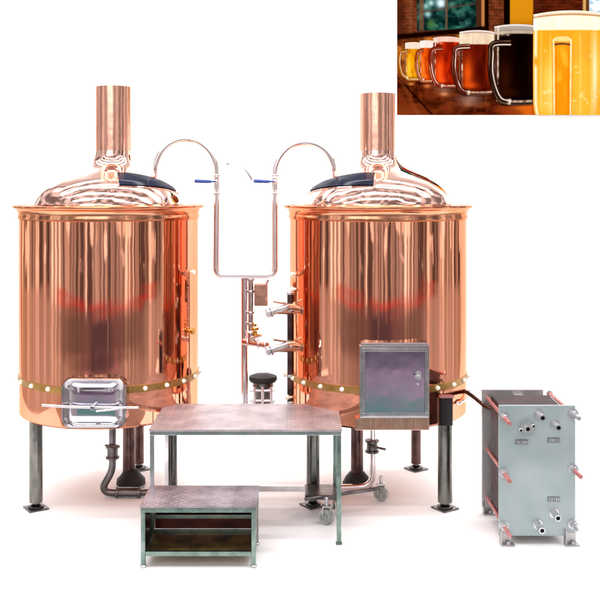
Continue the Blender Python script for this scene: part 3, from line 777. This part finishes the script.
    pts.append(hc[-1]); P_ = np.array(pts); T_ = np.gradient(P_, axis=0); T_ /= np.linalg.norm(T_, axis=1)[:, None]; N_ = np.stack([-T_[:, 1], T_[:, 0]], 1)
    A, Bq = np.meshgrid(np.linspace(-1, 1, 17), np.linspace(0, 1, len(pts)))
    xs = P_[:, 0][:, None]+N_[:, 0][:, None]*A*hw*.68; ys = P_[:, 1][:, None]+N_[:, 1][:, None]*A*hw*.68
    n_ = fbm(A*.8+3, Bq*5.5, 90+layer); c = np.zeros(A.shape+(3,)); c[:] = C(70, 36, 24)*.5+dark*.3+beer*.25
    c = mix(c, beer*.8+30, np.exp(-((A-.15)/.3)**2)*.5)
    c = mix(c, C(250, 236, 222), np.exp(-((A+.45)/.18)**2)*(.3+.7*ss(.3, .65, n_))); c = mix(c, C(226, 190, 160), np.exp(-((A-.55)/.16)**2)*ss(.4, .8, n_)*.8)
    c = mix(c, C(25, 12, 8), ss(.82, .98, np.abs(A))*.7)
    c = mix(c, C(252, 240, 226), blob(A, Bq, 0, .97, .9, .035)*.9)
    put_mesh('handle', xs, ys, c, layer+.5, o)
    return o
mug(405, 421.5, 43, 80.5, 43.5, 49, C(222,150,20), C(150,78,8), C(250,196,60), C(215,208,205), (399.5, 408), 50.5, 78, 2.4, 1, 'smallest mug, farthest left, of pale golden beer')
mug(419.5, 434, 41, 82.5, 41.5, 48, C(212,84,18), C(140,40,8), C(245,130,50), C(232,226,224), (416.8, 424), 50, 80, 2.6, 3, 'small mug of orange beer, second from the left')
mug(433, 460, 38, 87.5, 39, 42.5, C(178,44,14), C(84,16,8), C(240,92,34), C(226,206,190), (431, 443), 48, 86, 3.4, 5, 'mug of red beer, third from the left')
mug(459, 495, 32, 94.5, 34, 44.5, C(96,26,14), C(52,14,9), C(226,92,26), C(226,212,184), (454.5, 470), 46.5, 93, 4.2, 7, 'mug of brown beer under a thick cream head')
mug(494, 540, 26.5, 104, 31.5, 34.5, C(22,12,9), C(8,5,4), C(58,26,16), C(196,180,158), (491.5, 511), 43, 102, 5.2, 9, 'mug of black stout')
big = mug(533, 612, 14.5, 122, 18, 30.5, C(252,172,38), C(238,146,34), C(255,204,110), C(255,240,226), (598, 604), 40, 100, 1.0, 12, 'largest mug, nearest, of cloudy yellow beer', .01, True)
# the big mug's own handle faces the viewer: remove the generic one and print the frontal one
for ch in [c_ for c_ in bpy.data.objects if c_.parent == big]: bpy.data.objects.remove(ch)
U, V = np.meshgrid(np.linspace(0, 1, 60), np.linspace(0, 1, 160))
e = np.abs(U-.5)*2; wtop = np.sqrt(np.clip(1-(1-np.clip(V/.07, 0, 1))**2, .0001, 1))
xs = 562.3+(U-.5)*20.5*wtop*(1-.08*V); ys = 36+(114.8-36)*V
c = np.zeros(U.shape+(3,)); c[:] = C(244, 146, 22)
c = mix(c, C(255, 196, 76), ss(.45, .8, fbm(U*3, V*6, 5))*.5); c = mix(c, C(205, 100, 14), np.exp(-((e-.62)/.08)**2)*.45)
c = mix(c, C(255, 246, 226), np.exp(-((e-.86)/.09)**2)*(.55+.5*fbm(U*4, V*12, 6)))
c = mix(c, C(210, 130, 40), ss(.94, 1, e)*.8)
c = mix(c, C(250, 214, 150), bandf(V, .0, .07, .015)*.85)
c = mix(c, C(70, 42, 50), np.exp(-((V-.098-.02*(e**2))/.012)**2)*ss(.85, .7, e))
put_mesh('handle', xs, ys, c, 13.5, big)
# crop the print to the board: big mug ran past its edges
def crop(o):
    me = o.data; import bmesh
    bm = bmesh.new(); bm.from_mesh(me); off = wloc(o)
    zlim = Z(115, WALLY-.03)-off.z; xlim = X(603.4, WALLY-.03)-off.x
    bmesh.ops.bisect_plane(bm, geom=bm.verts[:]+bm.edges[:]+bm.faces[:], plane_co=(0, 0, zlim), plane_no=(0, 0, -1), clear_outer=True)
    bmesh.ops.bisect_plane(bm, geom=bm.verts[:]+bm.edges[:]+bm.faces[:], plane_co=(xlim, 0, 0), plane_no=(1, 0, 0), clear_outer=True)
    bm.to_mesh(me); bm.free()
crop(big)
for ch in big.children: crop(ch)

# ------------------------------------------------------------------ world: unseen hall, its streaks painted in for the copper to mirror
W = bpy.data.worlds.new('World'); S.world = W; W.use_nodes = True
nt = W.node_tree; L = nt.links; bg = nt.nodes['Background']
def mt(op, a, b_=None, c_=None):
    n = nt.nodes.new('ShaderNodeMath'); n.operation = op
    for i, q in enumerate((a, b_, c_)):
        if q is None: continue
        if isinstance(q, (int, float)): n.inputs[i].default_value = q
        else: L.new(q, n.inputs[i])
    return n.outputs[0]
def sst(e0, e1, x):
    n = nt.nodes.new('ShaderNodeMapRange'); n.interpolation_type = 'SMOOTHSTEP'
    n.inputs['From Min'].default_value = e0; n.inputs['From Max'].default_value = e1
    L.new(x, n.inputs['Value']); return n.outputs['Result']
def mixc(f, a, b_):
    n = nt.nodes.new('ShaderNodeMix'); n.data_type = 'RGBA'
    if isinstance(f, (int, float)): n.inputs[0].default_value = f
    else: L.new(f, n.inputs[0])
    for s_, q in ((6, a), (7, b_)):
        if isinstance(q, tuple): n.inputs[s_].default_value = (*q, 1)
        else: L.new(q, n.inputs[s_])
    return n.outputs[2]
tc = nt.nodes.new('ShaderNodeTexCoord'); sp = nt.nodes.new('ShaderNodeSeparateXYZ'); L.new(tc.outputs['Generated'], sp.inputs[0])
x_, y_, z_ = sp.outputs
az = mt('ARCTAN2', x_, mt('MULTIPLY', y_, -1))              # 0 straight behind the camera
el = mt('MULTIPLY', mt('ARCSINE', z_), 180/PI)
azd = mt('MULTIPLY', az, 180/PI); aab = mt('ABSOLUTE', azd)
def n2(sx, sz, detail=2, seed=0, rough=.5):
    cb = nt.nodes.new('ShaderNodeCombineXYZ'); L.new(mt('MULTIPLY', azd, sx), cb.inputs[0]); L.new(mt('MULTIPLY', el, sz), cb.inputs[1]); cb.inputs[2].default_value = seed
    n = nt.nodes.new('ShaderNodeTexNoise'); n.inputs['Scale'].default_value = 1; n.inputs['Detail'].default_value = detail; n.inputs['Roughness'].default_value = rough
    L.new(cb.outputs[0], n.inputs['Vector']); return n.outputs['Fac']
st = n2(.19, .006, 2, 3.3, .55)
wall = mixc(sst(.42, .48, st), (.15,.12,.115), (.58,.52,.51))
wall = mixc(sst(.56, .61, st), wall, (1.9,1.8,1.78))
st2 = n2(.30, .01, 1, 8.1)
wall = mixc(mt('MULTIPLY', sst(.55, .62, st2), .7), wall, (.08,.06,.06))
win = mt('MULTIPLY', sst(.60, .66, n2(.16, .35, 1, 5.5)), mt('MULTIPLY', sst(-5.5, -4, el), sst(2, -1, el)))
wall = mixc(mt('MULTIPLY', win, .8), wall, (1.9,1.85,1.85))
# red arc and dark mass painted in for tank reflections, curving up sideways
curve = mt('MULTIPLY', mt('POWER', mt('DIVIDE', mt('MINIMUM', aab, 78), 75), 2), 1.3)
er = mt('SUBTRACT', el, curve)
inr = sst(78, 66, aab)
flo = mixc(sst(35, 75, aab), (.50,.43,.41), (.78,.68,.65))
flo = mixc(mt('MULTIPLY', sst(10, 24, aab), mt('MULTIPLY', sst(-14, -9, el), .32)), flo, wall)  # wall streaks mixed in as a painted reflection on the floor
flo = mixc(mt('MULTIPLY', sst(30, 18, aab), .85), flo, (.50,.33,.43))  # purple zone added for the steel doors to mirror
flo = mixc(mt('MULTIPLY', sst(-12.2, -12.6, el), sst(26, 18, aab)), flo, (.16,.33,.29))  # teal zone, likewise painted in for the door reflections
dk = mt('MULTIPLY', mt('MULTIPLY', sst(-10.9, -9.6, mt('ADD', er, mt('MULTIPLY', mt('SUBTRACT', n2(.12, .3, 3, 9), .5), 3))), sst(70, 40, aab)), .9)
flo = mixc(mt('MULTIPLY', dk, .72), flo, (.10,.075,.075))
flo = mixc(mt('MULTIPLY', mt('MULTIPLY', sst(-11.2, -10.7, mt('ADD', el, mt('MULTIPLY', mt('SUBTRACT', n2(.2, .2, 2, 19), .5), .5))), sst(18, 8, aab)), .55), flo, (.035,.04,.085))  # navy zone painted in to darken the upper door reflections
c = mixc(sst(-8.0, -6.8, er), flo, wall)
red = mt('MULTIPLY', mt('MULTIPLY', sst(-7.5, -7.3, er), sst(-6.7, -6.95, er)), mt('MULTIPLY', inr, sst(.36, .46, n2(.04, 0, 1, 77))))
c = mixc(mt('MULTIPLY', red, .62), c, (.85,.045,.03))
roof = mixc(sst(.42, .58, n2(.07, .09, 3, 14)), (.26,.22,.22), (1.1,1.05,1.05))
c = mixc(sst(12, 22, el), c, roof)
c = mixc(mt('MULTIPLY', sst(135, 160, aab), .6), c, (.9,.9,.9))
deep = mixc(sst(-25, -16, el), (.5,.46,.45), c)
L.new(deep, bg.inputs['Color']); bg.inputs['Strength'].default_value = 1.0

def area(name, loc, rot, sx, sy, power, col=(1,1,1)):
    l = bpy.data.lights.new(name, 'AREA'); l.shape = 'RECTANGLE'; l.size = sx; l.size_y = sy; l.energy = power; l.color = col
    o = bpy.data.objects.new(name, l); COL.objects.link(o); o.location = loc; o.rotation_euler = rot; return o
for yy in (-3.1, -1.6, -.2, 1.2): area('added_strip_light', (0, yy, 5.0), (0, 0, 0), 10, .3, 165)  # unseen strip lamps added to whiten the floor and streak the domes
area('backdrop_light', (0, .2, 4.6), (math.radians(58), 0, 0), 9, .5, 65)  # unseen lamp added to push the backdrop to white
area('front_softbox', (-2.5, -7.5, 4.2), (math.radians(62), 0, math.radians(-18)), 5.5, 3.2, 120, (1, .98, .97))

# ------------------------------------------------------------------ camera
cam = bpy.data.cameras.new('camera'); co = bpy.data.objects.new('camera', cam); COL.objects.link(co)
co.location = (0, -D, H); co.rotation_euler = (PI/2, 0, 0)
cam.sensor_width = 36; cam.lens = 89*11/600*36; cam.shift_y = -117/600; cam.clip_end = 200; cam.clip_start = .05
S.camera = co
S.view_settings.view_transform = 'Standard'; S.view_settings.look = 'None'; S.view_settings.gamma = 1; S.view_settings.exposure = 0
S.render.resolution_x = 1024; S.render.resolution_y = 1024
S.render.engine = 'CYCLES'; S.cycles.max_bounces = 10; S.cycles.glossy_bounces = 6
